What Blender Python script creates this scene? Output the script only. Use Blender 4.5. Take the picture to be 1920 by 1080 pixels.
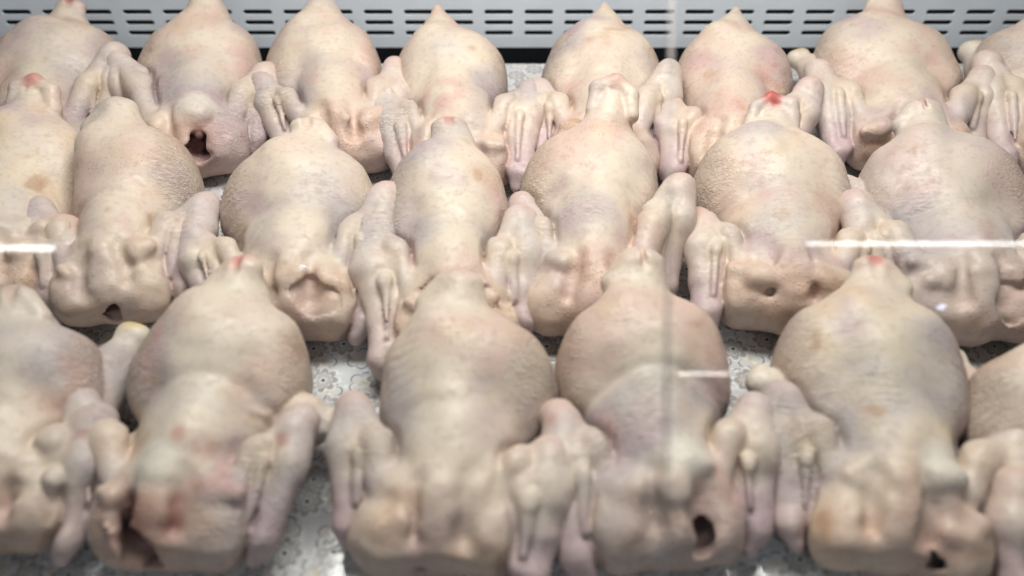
import bpy, math, random
import numpy as np
from mathutils import Vector, Matrix

R = math.radians
scene = bpy.context.scene
col = scene.collection
for o in list(bpy.data.objects):
    bpy.data.objects.remove(o)

# ------------------------------------------------------------------ camera
cam_d = bpy.data.cameras.new('camera')
cam = bpy.data.objects.new('camera', cam_d)
col.objects.link(cam)
cam.location = (0, 0, 0.705)
cam.rotation_euler = (R(90 - 44), 0, 0)
cam_d.sensor_width = 36
cam_d.lens = 36 * 1530 / 1920
cam_d.clip_start = 0.01
cam_d.clip_end = 50
cam_d.dof.use_dof = True
cam_d.dof.focus_distance = 1.08
cam_d.dof.aperture_fstop = 1.9
scene.camera = cam

# ------------------------------------------------------------------ world: dim even light of the shop
w = bpy.data.worlds.new('World')
scene.world = w
w.use_nodes = True
w.node_tree.nodes['Background'].inputs[0].default_value = (0.80, 0.88, 1.0, 1)
w.node_tree.nodes['Background'].inputs[1].default_value = 0.055

# ------------------------------------------------------------------ lamp of the display case
ld = bpy.data.lights.new('case_lamp_light', 'AREA')
ld.shape = 'RECTANGLE'
ld.size = 1.10
ld.size_y = 0.30
ld.energy = 27.5
ld.color = (1.0, 0.962, 0.915)
lo = bpy.data.objects.new('case_lamp_light', ld)
lo.location = (0.08, 1.00, 1.25)
lo.rotation_euler = (R(-16), 0, 0)
col.objects.link(lo)
# lamp over the aisle in front of the case
ld2 = bpy.data.lights.new('aisle_lamp_light', 'AREA')
ld2.shape = 'RECTANGLE'
ld2.size = 1.2
ld2.size_y = 0.5
ld2.energy = 8.5
ld2.color = (0.93, 0.96, 1.0)
lo2 = bpy.data.objects.new('aisle_lamp_light', ld2)
lo2.location = (0.1, -1.10, 1.70)
lo2.rotation_euler = (R(48), 0, 0)
col.objects.link(lo2)

vs = scene.view_settings
vs.view_transform = 'Standard'
vs.look = 'None'
vs.exposure = 0
vs.gamma = 1
vs.use_curve_mapping = False
scene.cycles.max_bounces = 5
scene.cycles.diffuse_bounces = 3
scene.cycles.glossy_bounces = 2
scene.cycles.transparent_max_bounces = 12
scene.cycles.caustics_reflective = False
scene.cycles.caustics_refractive = False


# ------------------------------------------------------------------ material helpers
def new_mat(name):
    m = bpy.data.materials.new(name)
    m.use_nodes = True
    nt = m.node_tree
    return m, nt, nt.nodes['Principled BSDF']


def node(nt, kind, **kw):
    n = nt.nodes.new(kind)
    for k, v in kw.items():
        setattr(n, k, v)
    return n


def mathn(nt, op, a, b=None):
    n = nt.nodes.new('ShaderNodeMath')
    n.operation = op
    for i, v in enumerate((a, b)):
        if v is None:
            continue
        if isinstance(v, (int, float)):
            n.inputs[i].default_value = v
        else:
            nt.links.new(v, n.inputs[i])
    return n.outputs[0]


def ramp(nt, fac, stops):
    n = nt.nodes.new('ShaderNodeValToRGB')
    e = n.color_ramp.elements
    while len(e) < len(stops):
        e.new(0.5)
    for i, (p, c) in enumerate(stops):
        e[i].position = p
        e[i].color = c if len(c) == 4 else (*c, 1)
    nt.links.new(fac, n.inputs[0])
    return n.outputs[0]


def mix(nt, fac, a, b, blend='MIX'):
    n = nt.nodes.new('ShaderNodeMix')
    n.data_type = 'RGBA'
    n.blend_type = blend
    for key, v in ((0, fac), (6, a), (7, b)):
        if isinstance(v, (int, float)):
            n.inputs[key].default_value = v
        elif isinstance(v, tuple):
            n.inputs[key].default_value = (*v, 1) if len(v) == 3 else v
        else:
            nt.links.new(v, n.inputs[key])
    return n.outputs[2]


def skin_material():
    m, nt, b = new_mat('chicken_skin')
    L = nt.links.new
    co = node(nt, 'ShaderNodeTexCoord').outputs['Object']
    sd = node(nt, 'ShaderNodeAttribute', attribute_type='OBJECT', attribute_name='skin_seed').outputs['Fac']
    off = node(nt, 'ShaderNodeCombineXYZ')
    L(sd, off.inputs[0]); L(sd, off.inputs[1])
    add = node(nt, 'ShaderNodeVectorMath', operation='ADD')
    L(co, add.inputs[0]); L(off.outputs[0], add.inputs[1])
    p = add.outputs[0]
    base = node(nt, 'ShaderNodeAttribute', attribute_name='skin_tone').outputs['Color']
    wet = node(nt, 'ShaderNodeAttribute', attribute_name='skin_data')
    sep = node(nt, 'ShaderNodeSeparateColor')
    L(wet.outputs['Color'], sep.inputs[0])
    wrinkle_mask, pore_mask, raw_mask = sep.outputs
    # mottling
    n1 = node(nt, 'ShaderNodeTexNoise'); n1.inputs['Scale'].default_value = 120; n1.inputs['Detail'].default_value = 3; n1.inputs['Roughness'].default_value = .65
    L(p, n1.inputs['Vector'])
    mott = ramp(nt, n1.outputs['Fac'], [(0.30, (.82, .77, .76)), (0.5, (1, 1, 1)), (0.72, (1.0, .985, .95))])
    c = mix(nt, 0.75, base, mott, 'MULTIPLY')
    # feather pores: tiny darker dots
    vo = node(nt, 'ShaderNodeTexVoronoi'); vo.inputs['Scale'].default_value = 210
    L(p, vo.inputs['Vector'])
    dots = ramp(nt, vo.outputs['Distance'], [(.12, (1, 1, 1)), (.34, (0, 0, 0))])
    pore = mathn(nt, 'MULTIPLY', dots, pore_mask)
    c = mix(nt, mathn(nt, 'MULTIPLY', pore, .26), c, (.46, .32, .25))
    L(c, b.inputs['Base Color'])
    # relief: stretched wrinkles
    mp = node(nt, 'ShaderNodeMapping'); mp.inputs['Scale'].default_value = (1.0, 3.0, 1.5); mp.inputs['Rotation'].default_value = (0, 0, .25)
    L(p, mp.inputs['Vector'])
    n2 = node(nt, 'ShaderNodeTexNoise'); n2.inputs['Scale'].default_value = 88; n2.inputs['Detail'].default_value = 2.5; n2.inputs['Distortion'].default_value = .8; n2.inputs['Roughness'].default_value = .62
    L(mp.outputs[0], n2.inputs['Vector'])
    ridge = mathn(nt, 'ABSOLUTE', mathn(nt, 'SUBTRACT', n2.outputs['Fac'], .5))
    hgt = mathn(nt, 'MULTIPLY', ridge, mathn(nt, 'ADD', mathn(nt, 'MULTIPLY', wrinkle_mask, 3.0), .42))
    hgt = mathn(nt, 'ADD', hgt, mathn(nt, 'MULTIPLY', pore, .30))
    bp = node(nt, 'ShaderNodeBump'); bp.inputs['Strength'].default_value = .75; bp.inputs['Distance'].default_value = .0026
    L(hgt, bp.inputs['Height'])
    L(bp.outputs[0], b.inputs['Normal'])
    rr = ramp(nt, n1.outputs['Fac'], [(.32, (.60, .60, .60)), (.68, (.33, .33, .33))])
    L(rr, b.inputs['Roughness'])
    b.inputs['Specular IOR Level'].default_value = .46
    return m


def simple(name, color, rough=.5, metal=0.0, noise=0.0, nscale=40, spec=.5, bump=0):
    m, nt, b = new_mat(name)
    co = node(nt, 'ShaderNodeTexCoord').outputs['Object']
    n = node(nt, 'ShaderNodeTexNoise'); n.inputs['Scale'].default_value = nscale; n.inputs['Detail'].default_value = 5
    nt.links.new(co, n.inputs['Vector'])
    lo_ = tuple(x * (1 - noise) for x in color)
    c = ramp(nt, n.outputs['Fac'], [(.3, lo_), (.7, color)])
    nt.links.new(c, b.inputs['Base Color'])
    rg = ramp(nt, n.outputs['Fac'], [(.3, (rough * .8,) * 3), (.7, (min(1, rough * 1.2),) * 3)])
    nt.links.new(rg, b.inputs['Roughness'])
    b.inputs['Metallic'].default_value = metal
    b.inputs['Specular IOR Level'].default_value = spec
    if bump:
        bp = node(nt, 'ShaderNodeBump'); bp.inputs['Strength'].default_value = bump; bp.inputs['Distance'].default_value = .001
        nt.links.new(n.outputs['Fac'], bp.inputs['Height']); nt.links.new(bp.outputs[0], b.inputs['Normal'])
    return m


def cloth_material():
    """white plastic sheet printed with daisies, wet"""
    m, nt, b = new_mat('printed_plastic_cloth')
    L = nt.links.new
    co = node(nt, 'ShaderNodeTexCoord').outputs['Object']

    def flowers(scale, petals, seed):
        mp = node(nt, 'ShaderNodeMapping'); mp.inputs['Location'].default_value = (seed, seed * .7, 0)
        L(co, mp.inputs['Vector'])
        vo = node(nt, 'ShaderNodeTexVoronoi', voronoi_dimensions='2D'); vo.inputs['Scale'].default_value = scale; vo.inputs['Randomness'].default_value = .65
        L(mp.outputs[0], vo.inputs['Vector'])
        dv = node(nt, 'ShaderNodeVectorMath', operation='SUBTRACT')
        L(mp.outputs[0], dv.inputs[0]); L(vo.outputs['Position'], dv.inputs[1])
        sx = node(nt, 'ShaderNodeSeparateXYZ'); L(dv.outputs[0], sx.inputs[0])
        ang = mathn(nt, 'ARCTAN2', sx.outputs[1], sx.outputs[0])
        cs = mathn(nt, 'ABSOLUTE', mathn(nt, 'COSINE', mathn(nt, 'MULTIPLY', ang, petals / 2)))
        edge = mathn(nt, 'ADD', mathn(nt, 'MULTIPLY', mathn(nt, 'POWER', cs, .5), .22), .26)
        return vo.outputs['Distance'], edge
    d, e = flowers(24, 8, .13)
    r = mathn(nt, 'DIVIDE', d, e)
    petal = ramp(nt, r, [(0.0, (.05, .05, .05)), (.10, (.05, .05, .05)), (.13, (.85, .85, .85)), (.42, (.50, .48, .46)), (.50, (.88, .88, .88)), (.56, (.48, .46, .44)), (.80, (.46, .45, .43)), (.90, (.90, .90, .90))])
    inside = mathn(nt, 'LESS_THAN', r, 1.0)
    d2, e2 = flowers(27, 5, .41)
    r2 = mathn(nt, 'DIVIDE', d2, e2)
    back = ramp(nt, r2, [(0, (.74, .66, .44)), (.3, (.78, .76, .70)), (.80, (.76, .77, .78)), (.88, (.10, .10, .11)), (.95, (.74, .75, .76))])
    c = mix(nt, inside, back, petal)
    n = node(nt, 'ShaderNodeTexNoise'); n.inputs['Scale'].default_value = 9; n.inputs['Detail'].default_value = 5
    L(co, n.inputs['Vector'])
    c = mix(nt, ramp(nt, n.outputs['Fac'], [(.42, (0, 0, 0)), (.75, (.5, .5, .5))]), c, (.62, .53, .48), 'MULTIPLY')
    c = mix(nt, 1.0, c, (.78, .78, .80), 'MULTIPLY')
    L(c, b.inputs['Base Color'])
    n2 = node(nt, 'ShaderNodeTexNoise'); n2.inputs['Scale'].default_value = 60; n2.inputs['Detail'].default_value = 3
    L(co, n2.inputs['Vector'])
    L(ramp(nt, n2.outputs['Fac'], [(.4, (.07, .07, .07)), (.6, (.28, .28, .28))]), b.inputs['Roughness'])
    drops = ramp(nt, n2.outputs['Fac'], [(.52, (0, 0, 0)), (.62, (1, 1, 1))])
    bp = node(nt, 'ShaderNodeBump'); bp.inputs['Strength'].default_value = .5; bp.inputs['Distance'].default_value = .0016
    L(drops, bp.inputs['Height']); L(bp.outputs[0], b.inputs['Normal'])
    return m


def glass_material():
    m = bpy.data.materials.new('pane_glass')
    m.use_nodes = True
    nt = m.node_tree
    nt.nodes.remove(nt.nodes['Principled BSDF'])
    out = nt.nodes['Material Output']
    tr = node(nt, 'ShaderNodeBsdfTransparent'); tr.inputs[0].default_value = (.985, .995, .99, 1)
    gl = node(nt, 'ShaderNodeBsdfGlossy'); gl.inputs['Roughness'].default_value = .008
    lw = node(nt, 'ShaderNodeLayerWeight')                    # Schlick's curve for one air-glass face
    fr = mathn(nt, 'ADD', mathn(nt, 'MULTIPLY', mathn(nt, 'POWER', lw.outputs['Facing'], 5), .96), .04)
    mx = node(nt, 'ShaderNodeMixShader')
    nt.links.new(fr, mx.inputs[0]); nt.links.new(tr.outputs[0], mx.inputs[1]); nt.links.new(gl.outputs[0], mx.inputs[2])
    nt.links.new(mx.outputs[0], out.inputs[0])
    return m


def sheer_material(name, color, opacity):
    m = bpy.data.materials.new(name)
    m.use_nodes = True
    nt = m.node_tree
    b = nt.nodes['Principled BSDF']
    b.inputs['Base Color'].default_value = (*color, 1)
    b.inputs['Roughness'].default_value = .4
    b.inputs['Alpha'].default_value = opacity
    return m


def glow_material(name, color, strength):
    m = bpy.data.materials.new(name)
    m.use_nodes = True
    nt = m.node_tree
    b = nt.nodes['Principled BSDF']
    b.inputs['Base Color'].default_value = (.8, .8, .8, 1)
    b.inputs['Emission Color'].default_value = (*color, 1)
    b.inputs['Emission Strength'].default_value = strength
    m.cycles.emission_sampling = 'NONE'
    return m


M_SKIN = skin_material()
M_CLOTH = cloth_material()
M_PANEL = simple('painted_panel', (.82, .88, .96), .42, 0, .06, 25, bump=.05)
M_DARK = simple('recess_shade', (.022, .026, .035), .6, 0, .3)  # near-black stands for the shade in the rear gap and behind the slots
M_STEEL = simple('dull_steel', (.30, .31, .32), .34, 1.0, .2, 60)
M_GLASS = glass_material()
M_SEAL = sheer_material('grey_sealant', (.20, .20, .20), .40)
M_EDGE = sheer_material('clear_edge_strip', (.74, .68, .64), .36)
M_TUBE = glow_material('tube_glow', (.93, .97, 1.0), 15)
M_TUBE2 = glow_material('far_tube_glow', (1.0, .93, .86), 13)
M_SPOT = glow_material('spot_glow', (.62, .76, 1.0), 20)
M_HOUSING = simple('lamp_housing', (.75, .75, .74), .4, 0, .05)


# ------------------------------------------------------------------ mesh helpers
def mesh_obj(name, verts, faces, mat, parent=None, smooth=False):
    me = bpy.data.meshes.new(name)
    me.from_pydata([tuple(v) for v in verts], [], [tuple(f) for f in faces])
    me.update()
    if smooth:
        me.polygons.foreach_set('use_smooth', [True] * len(me.polygons))
    me.materials.append(mat)
    o = bpy.data.objects.new(name, me)
    col.objects.link(o)
    if parent:
        o.parent = parent
    return o


def box(x0, x1, y0, y1, z0, z1):
    v = [(x0, y0, z0), (x1, y0, z0), (x1, y1, z0), (x0, y1, z0), (x0, y0, z1), (x1, y0, z1), (x1, y1, z1), (x0, y1, z1)]
    f = [(3, 2, 1, 0), (4, 5, 6, 7), (0, 1, 5, 4), (1, 2, 6, 5), (2, 3, 7, 6), (3, 0, 4, 7)]
    return v, f


def empty(name, loc, rz=0):
    o = bpy.data.objects.new(name, None)
    o.location = loc
    o.rotation_euler = (0, 0, rz)
    o.empty_display_size = .05
    col.objects.link(o)
    return o


def tag(o, label, cat, group=None, kind=None):
    o['label'] = label
    o['category'] = cat
    if group:
        o['group'] = group
    if kind:
        o['kind'] = kind
    return o


# ------------------------------------------------------------------ the display case
case = empty('display_case', (0, 1.30, 0))
tag(case, 'refrigerated display case with slotted grey vent panel and sloping front glass', 'display case')


def child_of_case(name, vf, mat, smooth=False):
    v, f = vf
    return mesh_obj(name, [(a, b - 1.30, c) for a, b, c in v], f, mat, case, smooth)


def vent_panel():
    """sheet with three rows of rounded slots cut through it; built in x, z then leaned back"""
    pitch, sw, sh = .0706, .0510, .0090
    rows = (.0205, .0392, .0579)
    zlo, zhi = -.006, .082
    n0, n1 = -15, 15
    V, Fc = [], []
    th = .0025

    def vid(x, z, y):
        V.append((x, 1.362 + y + z * .10, z)); return len(V) - 1
    zb = [zlo] + [(rows[i] + rows[i + 1]) / 2 for i in range(2)] + [zhi]
    xo = .012
    for k in range(n0, n1):
        x0, x1 = xo + k * pitch, xo + (k + 1) * pitch
        xc = (x0 + x1) / 2
        for i in range(3):
            z0, z1, zc = zb[i], zb[i + 1], rows[i]
            inner = []
            r = sh / 2
            for j in range(20):
                a = math.pi * 2 * (j + .5) / 20
                cx = xc + (sw / 2 - r) * (1 if math.cos(a) > 0 else -1)
                inner.append((cx + r * math.cos(a), zc + r * math.sin(a)))
            outer = []
            for (px, pz) in inner:
                dx, dz = px - xc, pz - zc
                tx = ((x1 - xc) if dx > 0 else (xc - x0)) / max(abs(dx), 1e-6)
                tz = ((z1 - zc) if dz > 0 else (zc - z0)) / max(abs(dz), 1e-6)
                t = min(tx, tz)
                outer.append([xc + dx * t, zc + dz * t])
            # snap the ring's nearest points to the tile corners
            for qx, qz in ((x0, z0), (x1, z0), (x1, z1), (x0, z1)):
                best = min(range(20), key=lambda j: (outer[j][0] - qx) ** 2 + (outer[j][1] - qz) ** 2)
                outer[best] = [qx, qz]
            io = [vid(px, pz, 0) for px, pz in outer]
            ii = [vid(px, pz, 0) for px, pz in inner]
            ib = [vid(px, pz, th) for px, pz in inner]
            for j in range(20):
                q = (j + 1) % 20
                Fc.append((io[j], io[q], ii[q], ii[j]))
                Fc.append((ii[j], ii[q], ib[q], ib[j]))
    # folded upper lip and the lower hem
    xa, xb = xo + n0 * pitch, xo + n1 * pitch
    a = [vid(xa, zhi, 0), vid(xb, zhi, 0)]
    b_ = [vid(xa, zhi + .004, .003), vid(xb, zhi + .004, .003)]
    c_ = [vid(xa, zhi + .006, .05), vid(xb, zhi + .006, .05)]
    Fc += [(a[0], a[1], b_[1], b_[0]), (b_[0], b_[1], c_[1], c_[0])]
    d_ = [vid(xa, zlo, 0), vid(xb, zlo, 0)]
    e_ = [vid(xa, zlo - .001, .012), vid(xb, zlo - .001, .012)]
    Fc += [(d_[1], d_[0], e_[0], e_[1])]
    return V, Fc


child_of_case('vent_panel', vent_panel(), M_PANEL)
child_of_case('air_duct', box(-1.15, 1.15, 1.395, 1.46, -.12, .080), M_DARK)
child_of_case('dark_trough', box(-1.15, 1.15, 1.294, 1.392, -.13, -.060), M_DARK)  # trough under the rear gap, its shade put into the dark colour
child_of_case('base_deck', box(-1.15, 1.15, .02, 1.290, -.14, -.006), M_STEEL)
child_of_case('front_lip', box(-1.15, 1.15, .0, .016, -.14, .03), M_STEEL)

# sloping front glass: two panes that meet at a sealed joint
SL = R(28)
GP = Vector((0, .374, .344))
gx, gy, gn = Vector((1, 0, 0)), Vector((0, math.cos(SL), math.sin(SL))), Vector((0, -math.sin(SL), math.cos(SL)))


def pane_prism(name, outline, n0, n1, mat):
    """outline: points in the glass plane (across, up the slope); closed prism between two depths"""
    k = len(outline)
    V = [GP + gx * a + gy * b + gn * d for d in (n0, n1) for a, b in outline]
    Fc = [tuple(range(k - 1, -1, -1)), tuple(range(k, 2 * k))] + [(i, (i + 1) % k, k + (i + 1) % k, k + i) for i in range(k)]
    return child_of_case(name, ([tuple(v) for v in V], Fc), mat)


def joint_x(b):
    return .0995 + (b) * (.1178 - .0868) / (.420)


lo_b, hi_b, g = -.36, .55, .0011
pane_prism('glass_pane', [(-1.1, lo_b), (joint_x(lo_b) - g, lo_b), (joint_x(hi_b) - g, hi_b), (-1.1, hi_b)], -.003, .003, M_GLASS)
pane_prism('glass_pane', [(joint_x(lo_b) + g, lo_b), (1.1, lo_b), (1.1, hi_b), (joint_x(hi_b) + g, hi_b)], -.003, .003, M_GLASS)
pane_prism('joint_seal', [(joint_x(lo_b) - g, lo_b), (joint_x(lo_b) + g, lo_b), (joint_x(.07) + g, .07), (joint_x(.07) - g, .07)], -.0025, .0025, M_SEAL)
pane_prism('edge_strip', [(joint_x(.0785) - .0017, .0785), (joint_x(.0785) + .0017, .0785), (joint_x(hi_b) + .0017, hi_b), (joint_x(hi_b) - .0017, hi_b)], -.0050, -.0036, M_EDGE)

# ------------------------------------------------------------------ the printed cloth
rng = np.random.default_rng(5)
nx_, ny_ = 60, 34
V, Fc = [], []
ph = rng.uniform(0, 6.28, 6)
for j in range(ny_ + 1):
    for i in range(nx_ + 1):
        x = -1.1 + 2.2 * i / nx_
        y = .20 + 1.088 * j / ny_
        z = .0005 + .0012 * (math.sin(x * 31 + ph[0] + 3 * math.sin(y * 7)) * math.sin(y * 23 + ph[1]) + 1)
        V.append((x, y, z))
for j in range(ny_):
    for i in range(nx_):
        a = j * (nx_ + 1) + i
        Fc.append((a, a + 1, a + nx_ + 2, a + nx_ + 1))
cl = mesh_obj('plastic_cloth', V, Fc, M_CLOTH, None, True)
tag(cl, 'wet white plastic cloth printed with daisies under the chickens', 'cloth')


# ------------------------------------------------------------------ lamps of the shop, mirrored in the glass
def tube_lamp(x0, x1, y, z, rad, mat, label):
    t = empty('ceiling_tube_lamp', ((x0 + x1) / 2, y, z))
    tag(t, label, 'lamp', 'shop lamps mirrored in the front glass')
    hw = (x1 - x0) / 2
    V, Fc = [], []
    prof = [(-hw, .3), (-hw + .004, .8), (-hw + .012, 1), (hw - .012, 1), (hw - .004, .8), (hw, .3)]
    for px, s in prof:
        for k in range(14):
            a = 2 * math.pi * k / 14
            V.append((px, rad * s * math.cos(a), rad * s * math.sin(a)))
    for i in range(len(prof) - 1):
        for k in range(14):
            q = (k + 1) % 14
            Fc.append((i * 14 + k, i * 14 + q, i * 14 + 14 + q, i * 14 + 14 + k))
    Fc += [tuple(range(13, -1, -1)), tuple(range(len(V) - 14, len(V)))]
    mesh_obj('tube', V, Fc, mat, t, True)
    v, f = box(-hw - .02, hw + .02, -rad * 1.2, rad * 1.2, rad * 1.6, rad * 1.6 + .04)
    mesh_obj('housing', v, f, M_HOUSING, t)
    for sx in (-1, 1):
        v, f = box(sx * (hw + .012) - .008, sx * (hw + .012) + .008, -rad * .8, rad * .8, -rad * .9, rad * 1.58)
        mesh_obj('lamp_holder', v, f, M_HOUSING, t)


tube_lamp(1.005, 2.20, .129, 2.6, .0058, M_TUBE, 'white tube lamp mirrored as a long streak at the right edge')
tube_lamp(-2.75, -1.56, .114, 2.6, .0085, M_TUBE, 'white tube lamp mirrored as a short streak at the left edge')
tube_lamp(.585, .765, -.330, 2.6, .005, M_TUBE2, 'thin warm tube lamp mirrored over the front row')


def spot_lamp(x, y, z, rad, label):
    t = empty('ceiling_spot_lamp', (x, y, z))
    tag(t, label, 'lamp', 'shop lamps mirrored in the front glass')
    V, Fc = [], []
    n = 16
    prof = [(0.0, -.35), (.6, -.28), (.95, -.05), (1, .1)]
    for r_, zz in prof:
        for k in range(n):
            a = 2 * math.pi * k / n
            V.append((1.9 * rad * max(r_, .01) * math.cos(a), rad * max(r_, .01) * math.sin(a), rad * zz))
    for i in range(len(prof) - 1):
        for k in range(n):
            q = (k + 1) % n
            Fc.append((i * n + q, i * n + k, i * n + n + k, i * n + n + q))
    mesh_obj('lens', V, Fc, M_SPOT, t, True)
    V, Fc = [], []
    prof = [(1.02, .05), (1.25, .12), (1.25, 2.2), (.7, 3.0), (.02, 3.0)]
    for r_, zz in prof:
        for k in range(n):
            a = 2 * math.pi * k / n
            V.append((1.9 * rad * r_ * math.cos(a), rad * r_ * math.sin(a), rad * zz))
    for i in range(len(prof) - 1):
        for k in range(n):
            q = (k + 1) % n
            Fc.append((i * n + q, i * n + k, i * n + n + k, i * n + n + q))
    mesh_obj('housing', V, Fc, M_HOUSING, t, True)


spot_lamp(1.485, -.091, 2.6, .0075, 'small bluish spot lamp mirrored as a bright glint at the right')
spot_lamp(-.717, .050, 2.6, .005, 'tiny bluish spot lamp mirrored as a glint left of centre')


# ------------------------------------------------------------------ chickens: distance fields meshed with surface nets
HG = .0026


def smin(a, b, k):
    h = np.maximum(k - np.abs(a - b), 0) / k
    return np.minimum(a, b) - h * h * k * .25


def lattice_noise(shape, cell, rs):
    """smooth noise on a grid, values about -1..1; cell = size of one bump in grid steps (x, y, z)"""
    out = None
    mats = []
    dims = []
    for n, c in zip(shape, cell):
        m = int(n / c) + 4
        t = np.arange(n) / c + rs.random()
        i = np.floor(t).astype(int)
        f = t - i
        W = np.zeros((n, m), np.float32)
        ar = np.arange(n)
        w0 = (1 - f) ** 3 / 6; w1 = (3 * f ** 3 - 6 * f ** 2 + 4) / 6
        w2 = (-3 * f ** 3 + 3 * f ** 2 + 3 * f + 1) / 6; w3 = f ** 3 / 6
        for q, ww in enumerate((w0, w1, w2, w3)):
            W[ar, np.minimum(i + q, m - 1)] += ww
        mats.append(W); dims.append(m)
    lat = rs.uniform(-1, 1, dims).astype(np.float32) * 2.0
    a = np.tensordot(mats[0], lat, (1, 0))
    a = np.tensordot(a, mats[1], (1, 1))          # x, z, y
    a = np.tensordot(a, mats[2], (1, 1))          # x, y, z
    return a


class Field:
    def __init__(self, lo, hi, h):
        self.lo = np.array(lo, np.float32); self.h = h
        self.n = tuple(int(math.ceil((b - a) / h)) + 1 for a, b in zip(lo, hi))
        self.ax = [np.float32(lo[i]) + h * np.arange(self.n[i], dtype=np.float32) for i in range(3)]
        self.g = {}

    def new(self, name):
        self.g[name] = np.full(self.n, .5, np.float32)

    def block(self, lo, hi, pad):
        s = []
        for i in range(3):
            a = int(math.floor((lo[i] - pad - self.lo[i]) / self.h)); b = int(math.ceil((hi[i] + pad - self.lo[i]) / self.h)) + 1
            s.append(slice(max(a, 0), min(max(b, 1), self.n[i])))
        s = tuple(s)
        return s, self.ax[0][s[0]][:, None, None], self.ax[1][s[1]][None, :, None], self.ax[2][s[2]][None, None, :]

    def ell(self, g, c, r, k, sub=False, yaw=0, pad=.03, rough=None, shell=None):
        m = max(r) if yaw else None
        rr = (max(r[0], r[1]), max(r[0], r[1]), r[2]) if yaw else r
        s, X, Y, Z = self.block([c[i] - rr[i] for i in range(3)], [c[i] + rr[i] for i in range(3)], pad)
        x, y, z = X - c[0], Y - c[1], Z - c[2]
        if yaw:
            cs, sn = math.cos(yaw), math.sin(yaw)
            x, y = x * cs + y * sn, -x * sn + y * cs
        k0 = np.sqrt((x / r[0]) ** 2 + (y / r[1]) ** 2 + (z / r[2]) ** 2)
        k1 = np.sqrt((x / r[0] ** 2) ** 2 + (y / r[1] ** 2) ** 2 + (z / r[2] ** 2) ** 2) + 1e-6
        d = k0 * (k0 - 1) / k1
        if rough is not None:
            d = d + rough[s]
        if shell is not None:                                  # only this deep under the present surface
            d = np.maximum(d, -(self.g[g][s] + shell))
        self.put(g, s, d, k, sub)

    def cone(self, g, a, b, ra, rb, k, sub=False, pad=.03, squash=None):
        """rounded cone from a to b; squash = (axis, factor) thins it along x, y or z"""
        rm = max(ra, rb)
        lo = [min(a[i], b[i]) - rm for i in range(3)]; hi = [max(a[i], b[i]) + rm for i in range(3)]
        s, X, Y, Z = self.block(lo, hi, pad)
        P = [X - a[0], Y - a[1], Z - a[2]]
        B = [b[i] - a[i] for i in range(3)]
        ll = max(sum(q * q for q in B), 1e-9)
        t = np.clip((P[0] * B[0] + P[1] * B[1] + P[2] * B[2]) / ll, 0, 1)
        D = [P[i] - t * B[i] for i in range(3)]
        if squash:
            D[squash[0]] = D[squash[0]] / squash[1]
        d = np.sqrt(D[0] ** 2 + D[1] ** 2 + D[2] ** 2) - (ra + (rb - ra) * t)
        self.put(g, s, d, k, sub)

    def put(self, g, s, d, k, sub):
        A = self.g[g]
        if sub:
            A[s] = -smin(-A[s], d, k)
        else:
            A[s] = smin(A[s], d, k)

    def sample(self, A, P):
        q = (P - self.lo) / self.h
        i = np.clip(np.floor(q).astype(int), 0, np.array(self.n) - 2)
        f = np.clip(q - i, 0, 1)
        x, y, z = i.T
        fx, fy, fz = f.T
        c00 = A[x, y, z] * (1 - fx) + A[x + 1, y, z] * fx
        c10 = A[x, y + 1, z] * (1 - fx) + A[x + 1, y + 1, z] * fx
        c01 = A[x, y, z + 1] * (1 - fx) + A[x + 1, y, z + 1] * fx
        c11 = A[x, y + 1, z + 1] * (1 - fx) + A[x + 1, y + 1, z + 1] * fx
        return (c00 * (1 - fy) + c10 * fy) * (1 - fz) + (c01 * (1 - fy) + c11 * fy) * fz


def surface_nets(D):
    s = D < 0
    n = D.shape
    cnt = np.zeros(tuple(k - 1 for k in n), np.int8)
    sl = lambda a, b, c: (slice(a, n[0] - 1 + a), slice(b, n[1] - 1 + b), slice(c, n[2] - 1 + c))
    corners = [(a, b, c) for a in (0, 1) for b in (0, 1) for c in (0, 1)]
    for q in corners:
        cnt += s[sl(*q)]
    act = (cnt > 0) & (cnt < 8)
    ijk = np.argwhere(act)
    idx = np.full(cnt.shape, -1, np.int64)
    idx[act] = np.arange(len(ijk))
    vals = {q: D[ijk[:, 0] + q[0], ijk[:, 1] + q[1], ijk[:, 2] + q[2]] for q in corners}
    acc = np.zeros((len(ijk), 3)); num = np.zeros(len(ijk))
    for q in corners:
        for ax in range(3):
            if q[ax] == 0:
                p = list(q); p[ax] = 1
                a, b = vals[q], vals[tuple(p)]
                m = (a < 0) != (b < 0)
                t = np.where(m, a / np.where(m, a - b, 1), 0)
                pt = np.tile(np.array(q, float), (len(ijk), 1)); pt[:, ax] = t
                acc[m] += pt[m]; num[m] += 1
    V = ijk + acc / num[:, None]
    Q = []
    for ax in range(3):
        u, v = (ax + 1) % 3, (ax + 2) % 3
        a = [slice(None)] * 3; b = [slice(None)] * 3
        a[ax] = slice(0, -1); b[ax] = slice(1, None)
        ch = s[tuple(a)] != s[tuple(b)]
        e = np.argwhere(ch)
        ok = (e[:, u] > 0) & (e[:, v] > 0) & (e[:, u] < n[u] - 1) & (e[:, v] < n[v] - 1)
        e = e[ok]
        flip = s[tuple(a)][e[:, 0], e[:, 1], e[:, 2]]

        def cell(du, dv):
            c = e.copy(); c[:, u] += du; c[:, v] += dv
            return idx[c[:, 0], c[:, 1], c[:, 2]]
        q = np.stack([cell(-1, -1), cell(0, -1), cell(0, 0), cell(-1, 0)], 1)
        q[~flip] = q[~flip][:, ::-1]
        Q.append(q)
    return V, np.concatenate(Q)


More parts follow.
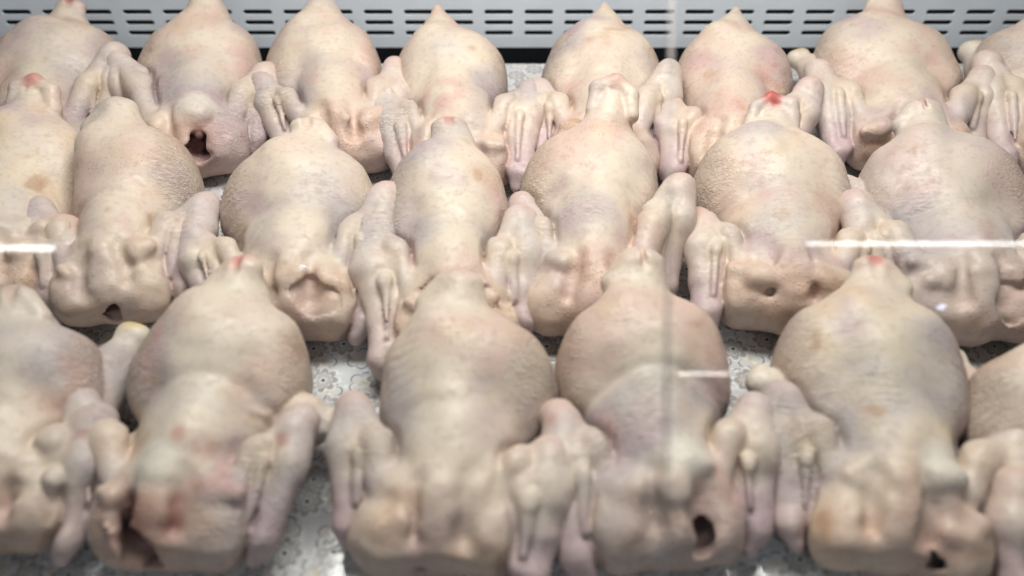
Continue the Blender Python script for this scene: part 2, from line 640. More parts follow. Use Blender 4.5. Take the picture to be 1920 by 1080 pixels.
CREAM = np.array((.785, .66, .545)); GREY = np.array((.51, .45, .46)); PINK = np.array((.68, .43, .38)); RED = np.array((.46, .055, .045))
YELLOW = np.array((.74, .575, .27)); RAW = np.array((.36, .10, .085)); MAUVE = np.array((.58, .42, .45)); FAT = np.array((.80, .71, .58)); PALE = np.array((.80, .73, .64))


def sstep(a, b, x):
    t = np.clip((x - a) / (b - a), 0, 1)
    return t * t * (3 - 2 * t)


def blob(V, c, r, soft=.5):
    d = np.sqrt((((V - np.array(c)) / r) ** 2).sum(1))
    return 1 - sstep(1 - soft, 1 + soft, d)


def lerp3(a, b, t):
    return tuple(a[i] + (b[i] - a[i]) * t for i in range(3))


def build_chicken(spec, seed):
    nx, ny, yaw, L, W, zt, EL, TL, ER, TR = spec['fit']
    rs = np.random.default_rng(seed)
    U = lambda a, b: float(rs.uniform(a, b))
    hw = W / 2
    legs = spec.get('legs', {})
    lo = [-.175, -.045, -.012]; hi = [.175, L + .035, max(.155, zt + .03)]
    F_ = Field(lo, hi, HG)
    for g_ in ('torso', 'wl', 'wr', 'll', 'lr', 'wlf', 'wrf', 'wlk', 'wrk'):
        F_.new(g_)
    T = 'torso'
    n = F_.n
    c3 = lambda a: tuple(a / HG for _ in range(3))
    nz1 = lattice_noise(n, c3(.042), rs)
    nz2 = lattice_noise(n, c3(.015), rs)
    nz3 = lattice_noise(n, (.010 / HG, .0075 / HG, .009 / HG), rs)
    top = spec.get('top', .126)
    # rump with the thighs, waist, breast underneath, shoulders
    tx = spec.get('tail_x', U(-.008, .008))
    rx = max(-.018, min(.018, spec.get('rx', 0)))
    F_.ell(T, (rx, .685 * L, .062), (hw * .93, .225 * L, top - .062), .02)
    for sx in (-1, 1):
        F_.ell(T, (rx + sx * hw * .57, (.63 + U(-.02, .02)) * L, .050 + U(-.003, .003)), (hw * U(.45, .50), U(.19, .21) * L, .050), .016)
        F_.ell(T, (rx * .8 + sx * hw * .40, (.75 + U(-.02, .02)) * L, .082), (hw * U(.40, .46), .11 * L, .033), .024)
    F_.ell(T, (rx * .5, .42 * L, .060), (hw * U(.62, .69), .25 * L, .044 + U(-.003, .003)), .016)
    F_.ell(T, (0, .36 * L, .034), (hw * .74, .34 * L, .034), .026)
    F_.cone(T, (0, .50 * L, .080), (0, .26 * L, .068), .024, .018, .03)            # spine
    F_.cone(T, (tx * .3 + rx * .6, .78 * L, .078), (tx * .7, .915 * L, zt - .024), .046, .027, .030)
    # tail stub: two plump lobes with a slit between
    zt = zt + .005
    F_.cone(T, (U(-.03, -.01), .80 * L, .110), (U(-.02, .0), .86 * L, .104), .018, .014, .03)
    tip = (tx, L, zt)
    tw = spec.get('tail_w', U(1.1, 1.45))
    if not spec.get('tail_point'):
        F_.cone(T, (tx * .7, .895 * L, zt - .026), (tx, L - .008, zt - .004), .028, .014 * tw, .014)
        F_.cone(T, (tx, L - .016, zt - .006), tip, .012, .0075, .008)
    if spec.get('tail_point'):
        F_.cone(T, (tx * .6, .86 * L, zt - .034), (tx, L + .000, zt + .000), .036, .0065, .016)
    for sx in (-1, 1) if not spec.get('tail_point') else ():
        big = 1.25 if spec.get('tail_lobe', 0) == sx else U(.6, 1.0)
        a = (tx + sx * .009 * tw, L - .008, zt - .004); b = (tx + sx * .017 * tw * big, L - .026, zt - .013)
        F_.cone(T, a, b, .010 * tw, .0095 * big, .006)
    if not spec.get('tail_point'):
      F_.cone(T, (tx + U(-.003, .003), L + .004, zt + .011), (tx + U(-.004, .004), L - .022, zt + .010), .004, .0025, .006, sub=True)
    if spec.get('tail_curl'):
        sx = spec['tail_curl']
        pts = [(tx - sx * .022, L - .034, zt - .012), (tx - sx * .018, L - .008, zt + .004), (tx + sx * .006, L, zt + .008), (tx + sx * .026, L - .014, zt + .000), (tx + sx * .030, L - .040, zt - .014)]
        for a, b in zip(pts[:-1], pts[1:]):
            F_.cone(T, a, b, .011, .0105, .004)
    # neck in its loose skin, a lobe of shoulder and breast on either side
    nkx = spec.get('neck_x', U(-.008, .008))
    nk1 = (nkx * 1.3, .075 * L, .052)
    F_.cone(T, (0, .33 * L, .064), (nkx, .19 * L, .064), .032, .029, .022)
    F_.cone(T, (nkx, .19 * L, .064), nk1, .029, .024, .014)
    F_.ell(T, (nkx, .10 * L, .030), (hw * .50, .11 * L, .030), .016)
    F_.ell(T, (nkx * .5, .165 * L, .041), (hw * U(.74, .82), .16 * L, .043), .018)
    sh = {}
    for sx, E_ in ((-1, EL), (1, ER)):
        S_ = (sx * hw * .50, .20 * L + U(-.006, .006), .060 + U(-.003, .004))
        sh[sx] = S_
        F_.ell(T, (sx * hw * .50, .20 * L, .044), (.028, .044, .032), .016)
        F_.ell(T, (sx * hw * U(.46, .56), U(.085, .115) * L, U(.034, .040)), (.035, .036, .035), .013)
        # folds of skin that fan out from the neck to the shoulder
        for q in range(2):
            a = (nkx + sx * U(.010, .020), U(.10, .26) * L, U(.074, .084))
            b = (sx * hw * U(.45, .70), a[1] + U(-.035, .030), U(.066, .082))
            m_ = lerp3(a, b, .5); m_ = (m_[0], m_[1] - .006, m_[2] - .004)
            r0 = U(.006, .011)
            F_.cone(T, a, m_, r0, r0 * .9, .014); F_.cone(T, m_, b, r0 * .9, r0 * .6, .014)
        F_.cone(T, (nkx + sx * .022, .17 * L, .094), (nkx + sx * U(.018, .03), .05 * L, .068), .004, .004, .018, sub=True)
    # neck opening
    hole = spec.get('hole')
    hc = None
    if hole:
        hx, hy, hz, hr = hole[:4]
        hl = hole[4] if len(hole) > 4 else 1.3                                    # width over height
        for q in range(7):                                                         # rim of torn skin
            a0 = 2 * math.pi * q / 7 + U(-.2, .2); a1 = 2 * math.pi * (q + 1) / 7 + U(-.2, .2)
            ring = lambda a: (hx + math.cos(a) * hr * hl * 1.15, hy + math.sin(a) * hr * .55 - .002, hz + math.sin(a) * hr * .9)
            F_.cone(T, ring(a0), ring(a1), U(.005, .009), U(.005, .009), .008)
        F_.ell(T, (hx, hy - .004, hz), (hr * hl, hr * 1.5, hr), .006, sub=True, rough=.008 * nz2 + .006 * nz3)
        F_.cone(T, (hx, hy + .004, hz), (hx * .6, hy + .055, .045), hr * .75, hr * .7, .008, sub=True)
        for q in range(4):                                                         # ragged shreds across it
            a0 = U(0, 6.28)
            F_.cone(T, (hx + math.cos(a0) * hr * hl, hy, hz + math.sin(a0) * hr * .8), (hx + math.cos(a0 + .6) * hr * .35, hy + .008, hz + math.sin(a0) * hr * .3), .0045, .003, .004)
        hc = (hx, hy + .012, hz)
    flap = spec.get('flap')
    if flap:                                                                       # cut edge of skin lying over the open neck
        (ax_, ay_, az_), (bx_, by_, bz_), dep = flap
        m_ = lerp3((ax_, ay_, az_), (bx_, by_, bz_), .5)
        F_.ell(T, (m_[0], m_[1] - .020, m_[2] - .006), (abs(bx_ - ax_) * .62 + .01, .026, dep * .9), .004, sub=True, yaw=math.atan2(by_ - ay_, bx_ - ax_), rough=.006 * nz2, shell=.0038)
        F_.cone(T, (ax_, ay_, az_), (m_[0], m_[1] + .006, m_[2] + .008), .0055, .0065, .008)
        F_.cone(T, (m_[0], m_[1] + .006, m_[2] + .008), (bx_, by_, bz_), .0065, .0045, .008)
    stump = spec.get('stump')
    if stump:
        F_.cone(T, (stump[0] * .8, stump[1] + .045, stump[2] - .018), stump, .024, .017, .014)
        F_.ell(T, (stump[0] + .004, stump[1], stump[2] + .004), (.019, .012, .013), .008)
    # wings: inner limb from the shoulder back to the elbow, outer limb folded forward again, thumb in the crease
    for sx, key, E_, P_ in ((-1, 'wl', EL, TL), (1, 'wr', ER, TR)):
        S_ = sh[sx]
        # keep the elbow beside the trunk, not inside it
        yl = E_[1] / L
        lim = hw * (.80 + .22 * float(sstep(.30, .50, np.array(yl))))
        ex = sx * max(abs(E_[0]) if E_[0] * sx > 0 else 0, lim)
        E3 = (ex + sx * .005, E_[1] - .008, max(.066, E_[2] - .010))
        E4 = E3
        tx_ = sx * min(max(abs(P_[0]) if P_[0] * sx > 0 else 0, hw * .74 + .008), hw * .80 + .010)
        ty_ = min(P_[1], E3[1] - .104)
        P3 = (tx_ + sx * .003, max(ty_, -.002), .031)
        bulge = lerp3(S_, E3, .50)
        bulge = (bulge[0] - sx * .006, bulge[1] - .002, bulge[2] + .004)
        F_.cone(key, (S_[0], S_[1] - .010, S_[2] - .006), bulge, .0220, .0185, .01)
        F_.cone(key, bulge, (E3[0] - sx * .004, E3[1] - .004, E3[2] - .002), .0185, .0150, .012)
        # the folded outer limb: two bones side by side under one skin, a broad flap against the body
        wd = U(.020, .026)
        mid = lerp3(E3, P3, .40); mid = (mid[0] + sx * .002, mid[1], mid[2] + .007)
        F_.cone(key + 'f', E3, mid, .0185, .0200, .003)
        F_.cone(key + 'f', mid, P3, .0200, .0165, .012)
        m2 = (mid[0] - sx * wd, mid[1] + .004, mid[2] + .005)
        P4 = (P3[0] - sx * wd * .62, P3[1] + .008, P3[2] + .008)
        F_.cone(key + 'f', (E3[0] - sx * .006, E3[1] - .008, E3[2] + .002), m2, .0175, .0180, .008)
        F_.cone(key + 'f', m2, P4, .0180, .0150, .008)
        F_.cone(key + 'f', P3, (P3[0] - sx * .005, P3[1] - .012, P3[2] - .008), .0165, .0110, .008)
        # thumb: little knob and finger lying in the fold
        t0 = U(.40, .54)
        k0 = lerp3(E3, P3, t0); k1 = lerp3(E3, P3, U(.84, .95))
        k0 = (k0[0] - sx * wd * .55, k0[1] - .008, k0[2] + .0235); k1 = (k1[0] - sx * wd * .40, k1[1] - .006, k1[2] + .0170)
        F_.ell(key + 'k', k0, (.0085, .0125, .0085), .003)
        F_.cone(key + 'k', k0, k1, .0080, .0062, .003)
        # web of skin near the elbow
        F_.cone(key, lerp3(E3, bulge, .40), lerp3(E3, P3, .16), .0115, .0120, .006)
        wb = lerp3(S_, E3, .62)
        F_.cone(T, (S_[0] - sx * .006, S_[1] + .010, S_[2] - .012), (wb[0] - sx * .014, wb[1] - .006, wb[2] - .022), .024, .017, .018)
        A, B, K = F_.g[key], F_.g[key + 'f'], F_.g[key + 'k']
        W_ = smin(A, B, .004) + .0030 * np.exp(-((A - B) / .0035) ** 2) * sstep(.010, .035, np.sqrt((F_.ax[0][:, None, None] - E3[0]) ** 2 + (F_.ax[1][None, :, None] - E3[1]) ** 2 + (F_.ax[2][None, None, :] - E3[2]) ** 2))
        W_ = smin(W_, K, .004) + .0010 * np.exp(-((W_ - K) / .003) ** 2)
        F_.g[key] = W_.astype(np.float32)
        spec['E%d' % sx] = E4; spec['P%d' % sx] = P3; spec['K%d' % sx] = k0
    # drumsticks
    for sx, key in ((-1, 'll'), (1, 'lr')):
        kp = legs.get(sx)
        if kp is None:
            continue
        st = (sx * hw * .62, .52 * L, .040)
        kp = tuple(kp)
        m_ = lerp3(st, kp, .55)
        F_.cone(key, st, m_, .034, .026, .01)
        F_.cone(key, m_, kp, .026, .0135, .014)
        dirv = np.array(kp) - np.array(m_); dirv /= np.linalg.norm(dirv); sd = np.array((-dirv[1], dirv[0], 0))
        for q in (-1, 1):
            c_ = np.array(kp) + dirv * .007 + sd * q * .0065
            F_.ell(key, tuple(c_), (.0115, .0115, .0125), .008)
        spec['H%d' % sx] = np.array(kp) + dirv * .009
    G = F_.g
    # whole surface
    D = G['torso']
    for key in ('ll', 'lr'):
        D = smin(D, G[key], .010) + .003 * np.exp(-((D - G[key]) / .004) ** 2)
    for key in ('wl', 'wr'):
        S_ = sh[-1 if key == 'wl' else 1]
        q2 = (F_.ax[0][:, None, None] - S_[0]) ** 2 + (F_.ax[1][None, :, None] - S_[1]) ** 2 + (F_.ax[2][None, None, :] - S_[2]) ** 2
        near = np.exp(-q2 / .030 ** 2)
        D = smin(D, G[key], .0028 + .011 * near) + .0080 * (1 - near) * np.exp(-((D - G[key]) / .0042) ** 2)
    Yn = F_.ax[1][None, :, None] / L
    neck = 1 - sstep(.12, .42, Yn)
    D = D + .0042 * nz1 + (.0012 + .0012 * neck) * nz2 + (.00035 + .0007 * neck) * nz3
    Xn = np.abs(F_.ax[0][:, None, None] - rx) / hw
    Yl = F_.ax[1][None, :, None]
    fy = (spec.get('fold_y', U(.44, .54)) + U(-.03, .03)) * L + U(-.05, .05) * (F_.ax[0][:, None, None]) - .25 * F_.ax[0][:, None, None] ** 2 / hw + .006 * nz1
    D = D + U(.0012, .0036) * np.exp(-((Yl - fy) / U(.006, .010)) ** 2) * sstep(-.6, .3, nz1 + .3)
    D = D + .00065 * np.sin((Yl + .010 * nz1 + .0035 * nz2 + .015 * Xn) * (2 * math.pi / .0095)) * sstep(.35, .85, Xn) * sstep(.36, .46, Yn) * (1 - sstep(.68, .80, Yn)) * sstep(-.3, .5, nz1)
    # press against the tray
    zz = F_.ax[2][None, None, :]
    D = -smin(-D, zz - .0035, .006)
    for a in (0, -1):
        D[a] = .05; D[:, a] = .05; D[:, :, a] = .05
    legs_ = [k for s_, k in ((-1, 'll'), (1, 'lr')) if s_ in legs]
    root = empty('whole_chicken', (nx, ny, .004), yaw)
    VA, QA = surface_nets(D)
    VA = F_.lo + VA * HG
    # smooth normals of the whole skin, so that the parts meet without a seam
    fn = np.cross(VA[QA[:, 2]] - VA[QA[:, 0]], VA[QA[:, 3]] - VA[QA[:, 1]])
    NA = np.zeros_like(VA)
    for q in range(4):
        for ax in range(3):
            NA[:, ax] += np.bincount(QA[:, q], fn[:, ax], len(VA))
    NA /= np.maximum(np.linalg.norm(NA, axis=1), 1e-9)[:, None]
    fc = VA[QA].mean(1)
    names = ['torso', 'wl', 'wr'] + legs_
    dist = np.stack([F_.sample(G[k], fc) for k in names], 1)
    dist[:, 1:3] += .001
    lab_f = dist.argmin(1)
    def components(Q):
        used, inv = np.unique(Q, return_inverse=True)
        inv = inv.reshape(Q.shape); comp = np.arange(len(used))
        while True:
            m_ = comp[inv].min(1); c2 = comp.copy()
            np.minimum.at(c2, inv.ravel(), np.repeat(m_, 4))
            if (c2 == comp).all():
                return comp[inv[:, 0]]
            comp = c2
    names += ['tail', 'neck']
    tl_ = (lab_f == 0) & (fc[:, 1] + .55 * (fc[:, 2] - zt) > L - .040) & (fc[:, 2] > zt - .050)
    lab_f[tl_] = len(names) - 2
    if hc:
        hm = np.sqrt((((fc - np.array((hc[0], hc[1] - .004, hc[2]))) / (hole[3] * 1.45)) ** 2).sum(1)) < 1
        lab_f[(lab_f == 0) & hm] = len(names) - 1
    for sx, kk in ((-1, 'l'), (1, 'r')):                        # sub-parts: thumb of each wing, joint of each leg
        wi = names.index('w' + kk)
        names.append('thumb_' + kk)
        lab_f[(lab_f == wi) & (F_.sample(G['w' + kk + 'k'], fc) < .0022)] = len(names) - 1
        if 'l' + kk in names:
            ji = names.index('l' + kk)
            names.append('joint_' + kk)
            lab_f[(lab_f == ji) & (np.sqrt(((fc - spec['H%d' % sx]) ** 2).sum(1)) < .019)] = len(names) - 1
    wing_c = {sx: (U(.15, .6), U(.3, .8), rs.random() < .25, U(-.012, .012), U(0, .03), U(.004, .008)) for sx in (-1, 1)}
    for li in range(1, len(names)):                             # stray islands go back to the body
        fi = np.nonzero(lab_f == li)[0]
        if len(fi):
            cp = components(QA[fi])
            ids, cnt_ = np.unique(cp, return_counts=True)
            back = {'thumb_l': 'wl', 'thumb_r': 'wr', 'joint_l': 'll', 'joint_r': 'lr'}.get(names[li], 'torso')
            lab_f[fi[cp != ids[cnt_.argmax()]]] = names.index(back)
    tone_n = [lattice_noise(n, c3(c_), rs) for c_ in (.060, .034, .020, .011)]
    spots = []
    for q in range(spec.get('spots', 3)):
        spots.append(((U(-.8, .8) * hw, U(.2, .9) * L, U(.05, .12)), U(.003, .008), U(.35, .9)))
    patches = []
    for q in range(9):
        patches.append(((U(-1, 1) * hw, U(.15, .9) * L, U(.04, .12)), U(.015, .036), U(.3, .9)))
    warm = spec.get('warm', U(-.4, .4))
    made = {}
    for li, part in enumerate(names):
        lab = {'thumb_l': 'wl', 'thumb_r': 'wr', 'joint_l': 'll', 'joint_r': 'lr'}.get(part, part)
        sel = QA[lab_f == li]
        if len(sel) < 12:
            continue
        used, inv = np.unique(sel, return_inverse=True)
        V = VA[used]; N = NA[used]; Q = inv.reshape(sel.shape)
        # -------- colour of the skin, with some shade put in on flanks and low down
        t1, t2, t3, t4 = [F_.sample(t, V) for t in tone_n]
        y = V[:, 1] / L
        C = CREAM * (1 + .05 * t3[:, None])
        mx = lambda C, col_, f: C + (col_ - C) * np.clip(f, 0, 1)[:, None]
        C = mx(C, GREY, sstep(-.05, .65, t1 + .45 * t2 - .15 * warm) * .85)
        C = mx(C, FAT, sstep(.15, .8, t2 - .3 * t1) * .5)
        C = mx(C, PINK, sstep(.0, .75, -t1 + .5 * t3) * .54)
        C = mx(C, YELLOW, sstep(.35, .9, t3 + .3 * warm) * (.14 + .10 * max(warm, 0)))
        C = mx(C, MAUVE, sstep(.15, .8, t2 * .7 - t3 * .6) * .62)
        nk = 1 - sstep(.05, .30, y + .05 * t2)
        C = mx(C, np.array((.68, .46, .345)), nk * (.24 + .34 * sstep(-.4, .7, t3)))
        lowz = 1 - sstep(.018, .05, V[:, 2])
        C = mx(C, np.array((.62, .41, .32)), lowz * .45)  # brown-pink near the tray: tone of the shaded underside put into the colour
        for c_, r_, s_ in patches:
            C = mx(C, (PINK * np.array((1., .93, .95)) if s_ > .5 else MAUVE), blob(V, c_, r_, .7) * s_ * .7 * sstep(-.6, .4, t4))
        for c_, r_, s_ in spots:
            C = mx(C, RED * .6 + PINK * .4, blob(V, c_, r_, .5) * s_ * sstep(-.5, .3, t4 + .3))
        C = mx(C, GREY, np.full(len(V), spec.get('grey', 0)))
        for c_, r_, s_, kind_ in spec.get('marks', ()):
            C = mx(C, RED if kind_ == 'r' else PINK * np.array((.95, .86, .9)), blob(V, c_, r_, .6) * s_ * sstep(-.7, .2, t4 + .2))
        # freckles of rust brown
        C = mx(C, np.array((.50, .30, .18)), sstep(.50, .90, t4 * .7 + t3 * .5) * .40 * (1 + max(warm, 0)))
        wrk = .95 * sstep(.15, .95, t1 * .7 + t2 * .5)
        pore = sstep(-.1, .7, -t1 * .6 + t3 * .4) * .8 + nk * .4
        rawm = np.zeros(len(V))
        if lab in ('torso', 'tail', 'neck'):
            # tail tip, blood-red or pinkish
            tr = spec.get('tail_red', .35)
            C = mx(C, FAT, blob(V, (tx, L - .02, zt - .005), .032, .5) * .45)
            C = mx(C, PINK, blob(V, tip, .019, .7) * min(1, tr + .2) * .7)
            C = mx(C, RED * .9 + PINK * .32, blob(V, (tip[0], tip[1] + .000, tip[2] + .005), np.array((.007, .012, .009)), .7) * min(1, tr * 1.15) * sstep(-.75, .05, t4))
            if spec.get('tail_curl'):
                C = mx(C, RED * .95 + PINK * .2, blob(V, (tip[0] + spec['tail_curl'] * .006, tip[1] - .002, tip[2] + .012), .013, .5) * tr)
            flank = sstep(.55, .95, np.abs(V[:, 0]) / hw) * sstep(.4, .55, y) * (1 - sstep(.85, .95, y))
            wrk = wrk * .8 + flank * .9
            C = mx(C, np.array((.60, .46, .36)), flank * .42)  # yellowish-brown flank skin, deepened with flank shading put into the colour
            # thin skin over the backbone: whiter in the middle
            C = mx(C, FAT, (1 - sstep(.1, .5, np.abs(V[:, 0]) / hw)) * sstep(.25, .4, y) * (1 - sstep(.6, .8, y)) * .35)
            if hc:
                f = blob(V, hc, hole[3] * 1.5, .35)
                C = mx(C, PINK * .85, blob(V, (hc[0], hc[1] - .012, hc[2]), hole[3] * 2.0, .5) * .55)
                if spec.get('blood'):
                    C = mx(C, RED * .75, blob(V, (hc[0] + .003, hc[1] - .004, hc[2] + .004), hole[3] * 1.28, .35) * spec['blood'] * sstep(-.5, .2, t3 + .5 * t4))
                C = mx(C, RAW * spec.get('raw', .55), f)
                rawm = np.maximum(rawm, f)
            if flap:
                f = blob(V, (m0[0], m0[1], m0[2]), 0.03, .4) if False else np.zeros(len(V))
                ctr = ((flap[0][0] + flap[1][0]) / 2, (flap[0][1] + flap[1][1]) / 2 - .018, (flap[0][2] + flap[1][2]) / 2 - .012)
                C = mx(C, np.array((.66, .47, .40)), blob(V, ctr, .034, .35) * .75)
            if stump:
                C = mx(C, PALE, blob(V, (stump[0], stump[1] + .01, stump[2] + .004), .026, .35) * .95)
                C = mx(C, PINK * np.array((1, .8, .8)), blob(V, (stump[0] + .008, stump[1] - .012, stump[2] - .012), .018, .6) * .35 * sstep(-.7, .2, t4 + .15))
        elif lab[0] == 'w':
            sx = -1 if lab == 'wl' else 1
            E4, P3, k0 = spec['E%d' % sx], spec['P%d' % sx], spec['K%d' % sx]
            C = mx(C, np.array((.68, .605, .585)), .40 + .25 * sstep(-.3, .5, t2))
            C = mx(C, PINK * 1.02, blob(V, (E4[0], E4[1] + .010, E4[2] + .008), .026, .6) * wing_c[sx][0])
            C = mx(C, MAUVE, blob(V, P3, .045, .7) * wing_c[sx][1])
            C = mx(C, FAT, blob(V, k0, .020, .6) * .4)
            C = mx(C, np.array((.72, .54, .38)), blob(V, lerp3(sh[sx], E4, .45), .03, .6) * .5)
            if wing_c[sx][2]:
                C = mx(C, RED, blob(V, (E4[0] + wing_c[sx][3], E4[1] - wing_c[sx][4], E4[2] + .014), wing_c[sx][5], .7) * .4)
            pore = pore * .5
        else:
            sx = -1 if lab == 'll' else 1
            hp = spec['H%d' % sx]
            C = mx(C, PALE, blob(V, hp, .026, .4) * .75)
            C = mx(C, YELLOW * np.array((.95, .95, .8)), blob(V, hp + np.array((0, .006, .006)), .0135, .5) * spec.get('hock_yellow', .9))
            C = mx(C, RED, blob(V, hp, .012, .5) * spec.get('hock_red', 0))
        nm = {'torso': 'body', 'wl': 'wing', 'wr': 'wing', 'll': 'drumstick', 'lr': 'drumstick', 'tail': 'tail', 'neck': 'neck_opening', 'thumb_l': 'thumb', 'thumb_r': 'thumb', 'joint_l': 'leg_joint', 'joint_r': 'leg_joint'}[part]
        me = bpy.data.meshes.new(nm)
        me.vertices.add(len(V)); me.vertices.foreach_set('co', V.astype(np.float32).ravel())
        me.loops.add(len(Q) * 4); me.loops.foreach_set('vertex_index', Q.astype(np.int32).ravel())
        me.polygons.add(len(Q)); me.polygons.foreach_set('loop_start', np.arange(0, len(Q) * 4, 4, dtype=np.int32))
        me.polygons.foreach_set('use_smooth', np.ones(len(Q), bool))
        me.update(calc_edges=True)
        me.normals_split_custom_set_from_vertices(N.tolist())
        ca = me.color_attributes.new('skin_tone', 'FLOAT_COLOR', 'POINT')
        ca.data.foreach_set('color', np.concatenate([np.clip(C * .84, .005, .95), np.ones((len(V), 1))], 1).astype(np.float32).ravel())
        cb = me.color_attributes.new('skin_data', 'FLOAT_COLOR', 'POINT')
        cb.data.foreach_set('color', np.stack([np.clip(wrk, 0, 1.6), np.clip(pore, 0, 1), rawm, np.ones(len(V))], 1).astype(np.float32).ravel())
        me.materials.append(M_SKIN)
        o = bpy.data.objects.new(nm, me)
        col.objects.link(o)
        o.parent = made.get(lab, root) if part != lab else root
        made[part] = o
        o['skin_seed'] = float(seed) * .37
    return root


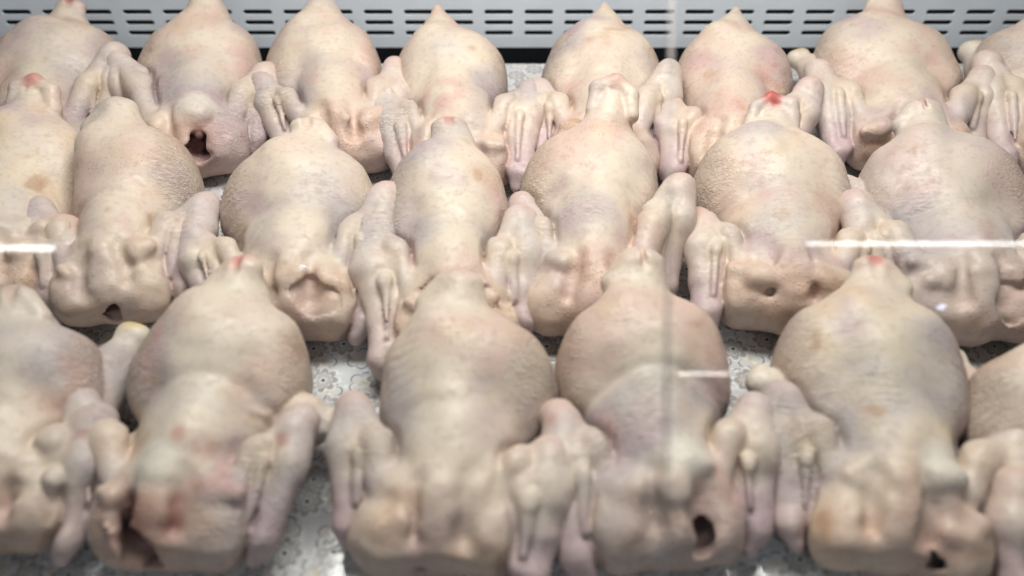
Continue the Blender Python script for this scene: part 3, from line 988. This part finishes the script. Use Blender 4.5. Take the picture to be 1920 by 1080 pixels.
CH = [
    # ---- back row
    dict(rx=-0.007, fit=(-0.674, 0.933, 0.124, 0.319, 0.191, 0.118, (-0.11, 0.175, 0.099), (-0.095, 0.056, 0.028), (0.056, 0.191, 0.108), (0.079, 0.073, 0.028)),
         tail_red=.8, tail_x=.012, label='chicken at the left end of the back row, red speck on its tail tip'),
    dict(rx=-0.02, fit=(-0.446, 0.935, 0.111, 0.332, 0.181, 0.134, (-0.123, 0.208, 0.108), (-0.121, 0.125, 0.028), (0.067, 0.173, 0.087), (0.075, 0.082, 0.028)),
         hole=(0.012, 0.028, 0.05, 0.019, 1.2), stump=(.010, .050, .082), tail_red=.2, legs={-1: (-.088, .225, .060)}, raw=.4,
         label='back row chicken second from left with a gaping torn neck hole'),
    dict(rx=-0.011, fit=(-0.232, 0.939, 0.222, 0.332, 0.174, 0.132, (-0.1, 0.178, 0.09), (-0.125, 0.088, 0.028), (0.077, 0.177, 0.09), (0.031, 0.018, 0.028)),
         tail_point=True, tail_red=.1, label='back row chicken third from left, slender pale back, tail cut by the photo top'),
    dict(rx=0.004, fit=(-0.067, 0.906, 0.137, 0.324, 0.169, 0.118, (-0.097, 0.178, 0.078), (-0.11, 0.008, 0.028), (0.113, 0.167, 0.078), (0.077, -0.016, 0.028)),
         tail_point=True, tail_red=.05, spots=5, marks=[((-.050, .272, .092), .006, .9, 'r'), ((0.0, .13, .10), .012, .35, 'r')], label='back row chicken fourth from left with small dark red spot beside its yellowish tail'),
    dict(rx=-0.006, fit=(0.122, 0.921, -0.097, 0.323, 0.172, 0.118, (-0.094, 0.158, 0.078), (-0.086, 0.062, 0.028), (0.081, 0.178, 0.108), (0.083, 0.065, 0.028)),
         tail_point=True, tail_red=.05, label='round back row chicken just left of the glass joint'),
    dict(rx=0.003, fit=(0.301, 0.902, -0.148, 0.328, 0.171, 0.118, (-0.087, 0.125, 0.078), (-0.079, 0.012, 0.028), (0.102, 0.175, 0.096), (0.128, 0.133, 0.028)),
         tail_point=True, tail_red=.05, marks=[((-.055, .20, .09), .030, .55, 'p'), ((.055, .23, .095), .026, .5, 'p'), ((.0, .26, .12), .025, .35, 'p')], label='pinkish back row chicken just right of the glass joint'),
    dict(rx=0.002, fit=(0.556, 0.939, -0.111, 0.332, 0.214, 0.132, (-0.051, 0.174, 0.09), (-0.096, 0.014, 0.028), (0.124, 0.176, 0.09), (0.127, 0.073, 0.028)),
         tail_red=.1, legs={-1: (-.118, .255, .050)}, label='largest back row chicken, second from right, its tail reaching the photo top'),
    dict(rx=-0.004, fit=(0.779, 0.939, -0.235, 0.315, 0.197, 0.118, (-0.075, 0.173, 0.099), (-0.066, 0.003, 0.028), (0.099, 0.177, 0.093), (0.11, 0.079, 0.028)),
         legs={-1: (-.098, .25, .062)}, label='chicken cut off by the photo edge at the right end of the back row'),
    # ---- middle row
    dict(rx=-0.02, fit=(-0.605, 0.662, 0.134, 0.334, 0.188, 0.118, (-0.102, 0.133, 0.078), (-0.07, 0.012, 0.028), (0.024, 0.095, 0.078), (0.023, 0.018, 0.028)),
         tail_red=.7, tail_curl=1, warm=.8, label='yellowish chicken cut off at the left end of the middle row'),
    dict(rx=0.025, fit=(-0.456, 0.647, 0.220, 0.303, 0.149, 0.118, (-0.088, 0.176, 0.081), (-0.083, 0.046, 0.028), (0.102, 0.144, 0.078), (0.095, 0.043, 0.028)),
         hole=(0.004, 0.022, 0.04, 0.013, 1.8), tail_red=.15, tail_lobe=-1, warm=.3, label='slim middle row chicken second from left with a small torn neck hole'),
    dict(rx=-0.012, fit=(-0.253, 0.627, 0.014, 0.280, 0.192, 0.118, (-0.126, 0.135, 0.078), (-0.118, 0.049, 0.028), (0.041, 0.177, 0.099), (0.067, 0.012, 0.028)),
         flap=((-.010, .060, .074), (.055, .030, .050), .030), tail_red=.05, tail_lobe=1, legs={1: (.108, .17, .034)}, label='middle row chicken third from left with an open cut flap at the neck'),
    dict(rx=-0.008, fit=(-0.065, 0.589, 0.051, 0.319, 0.157, 0.118, (-0.091, 0.177, 0.084), (-0.077, -0.009, 0.028), (0.075, 0.175, 0.09), (0.083, 0.047, 0.028)),
         flap=((-.030, .085, .072), (.050, .060, .060), .034), tail_red=.45, marks=[((.070, .17, .085), .009, .7, 'r'), ((.06, .19, .10), .02, .4, 'p')], label='central middle row chicken with pink tail and wide cut neck skin'),
    dict(rx=-0.014, fit=(0.086, 0.625, -0.125, 0.333, 0.177, 0.138, (-0.092, 0.176, 0.081), (-0.055, 0.052, 0.028), (0.087, 0.197, 0.108), (0.111, 0.084, 0.028)),
         tail_curl=1, tail_red=.4, warm=.3, label='middle row chicken with curled tail just left of the glass joint'),
    dict(rx=-0.005, fit=(0.309, 0.630, -0.145, 0.325, 0.194, 0.118, (-0.083, 0.142, 0.078), (-0.091, 0.005, 0.028), (0.104, 0.171, 0.078), (0.118, 0.117, 0.028)),
         hole=(0.03, 0.026, 0.038, 0.016, 1.5), tail_red=1.0, tail_curl=-1, label='middle row chicken with a blood red tail tip right of the glass joint'),
    dict(rx=0.018, fit=(0.520, 0.621, -0.066, 0.323, 0.210, 0.118, (-0.05, 0.175, 0.087), (-0.065, 0.058, 0.028), (0.121, 0.168, 0.078), (0.09, 0.034, 0.028)),
         flap=((.010, .040, .055), (.075, .060, .062), .030), tail_red=.3, tail_lobe=-1, legs={-1: (-.112, .262, .050)}, warm=-.4, grey=.35, label='large greyish chicken at the right end of the middle row'),
    # ---- front row
    dict(rx=-0, fit=(-0.471, 0.361, 0.127, 0.233, 0.168, 0.118, (-0.083, 0.112, 0.078), (-0.075, 0.028, 0.028), (0.042, 0.106, 0.078), (0.042, 0.008, 0.028)),
         hole=(0.02, 0.022, 0.045, 0.014), tail_red=.1, tail_lobe=1, legs={1: (.092, .215, .055)}, hock_yellow=1.0, label='front row chicken cut off by the left photo edge, yellow leg joint showing'),
    dict(rx=-0.007, fit=(-0.304, 0.348, -0.072, 0.289, 0.177, 0.118, (-0.122, 0.147, 0.078), (-0.094, 0.047, 0.028), (0.055, 0.138, 0.078), (0.071, 0.026, 0.028)),
         hole=(-0.012, 0.026, 0.046, 0.025, 1.15), stump=(-.012, .052, .080), blood=1.0, tail_red=.75, tail_lobe=-1, legs={1: (.112, .150, .040)}, hock_yellow=.1, hock_red=.8, raw=.35,
         label='front row chicken with a bloody neck stump, second from left'),
    dict(rx=0.017, fit=(-0.065, 0.340, -0.023, 0.272, 0.171, 0.118, (-0.079, 0.154, 0.078), (-0.1, 0.042, 0.028), (0.097, 0.107, 0.078), (0.083, 0.005, 0.028)),
         hole=(-0.006, 0.026, 0.04, 0.018, 1.3), tail_red=.7, tail_lobe=-1, raw=.4, label='front row chicken in the middle with spread wings and red tail tip'),
    dict(rx=-0.001, fit=(0.138, 0.350, 0.019, 0.294, 0.174, 0.118, (-0.083, 0.136, 0.078), (-0.076, 0.004, 0.028), (0.091, 0.14, 0.078), (0.078, 0.033, 0.028)),
         hole=(0.026, 0.026, 0.044, 0.013, 1.4), stump=(.018, .060, .080), tail_red=.35, tail_lobe=-1, raw=.3, warm=-.3, marks=[((-.055, .18, .09), .022, .5, 'p')], label='front row chicken behind the dark glass joint line'),
    dict(rx=-0.006, fit=(0.335, 0.340, -0.169, 0.305, 0.185, 0.118, (-0.084, 0.152, 0.078), (-0.094, 0.032, 0.028), (0.113, 0.145, 0.078), (0.109, 0.032, 0.028)),
         hole=(0.03, 0.028, 0.044, 0.017, 1.4), stump=(.030, .064, .082), tail_red=.7, tail_lobe=1, legs={-1: (-.108, .180, .050)}, hock_yellow=.1, warm=.9, label='large mottled front row chicken second from right with brownish neck skin'),
    dict(rx=-0.005, fit=(0.509, 0.316, -0.148, 0.245, 0.177, 0.118, (-0.047, 0.081, 0.078), (-0.053, 0.005, 0.028), (0.075, 0.1, 0.078), (0.075, 0.024, 0.028)),
         legs={-1: (-.085, .235, .045)}, label='front row chicken mostly cut off by the right photo edge'),
]
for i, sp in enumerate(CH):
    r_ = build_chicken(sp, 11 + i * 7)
    tag(r_, sp['label'], 'chicken', 'raw chickens laid out in three rows')
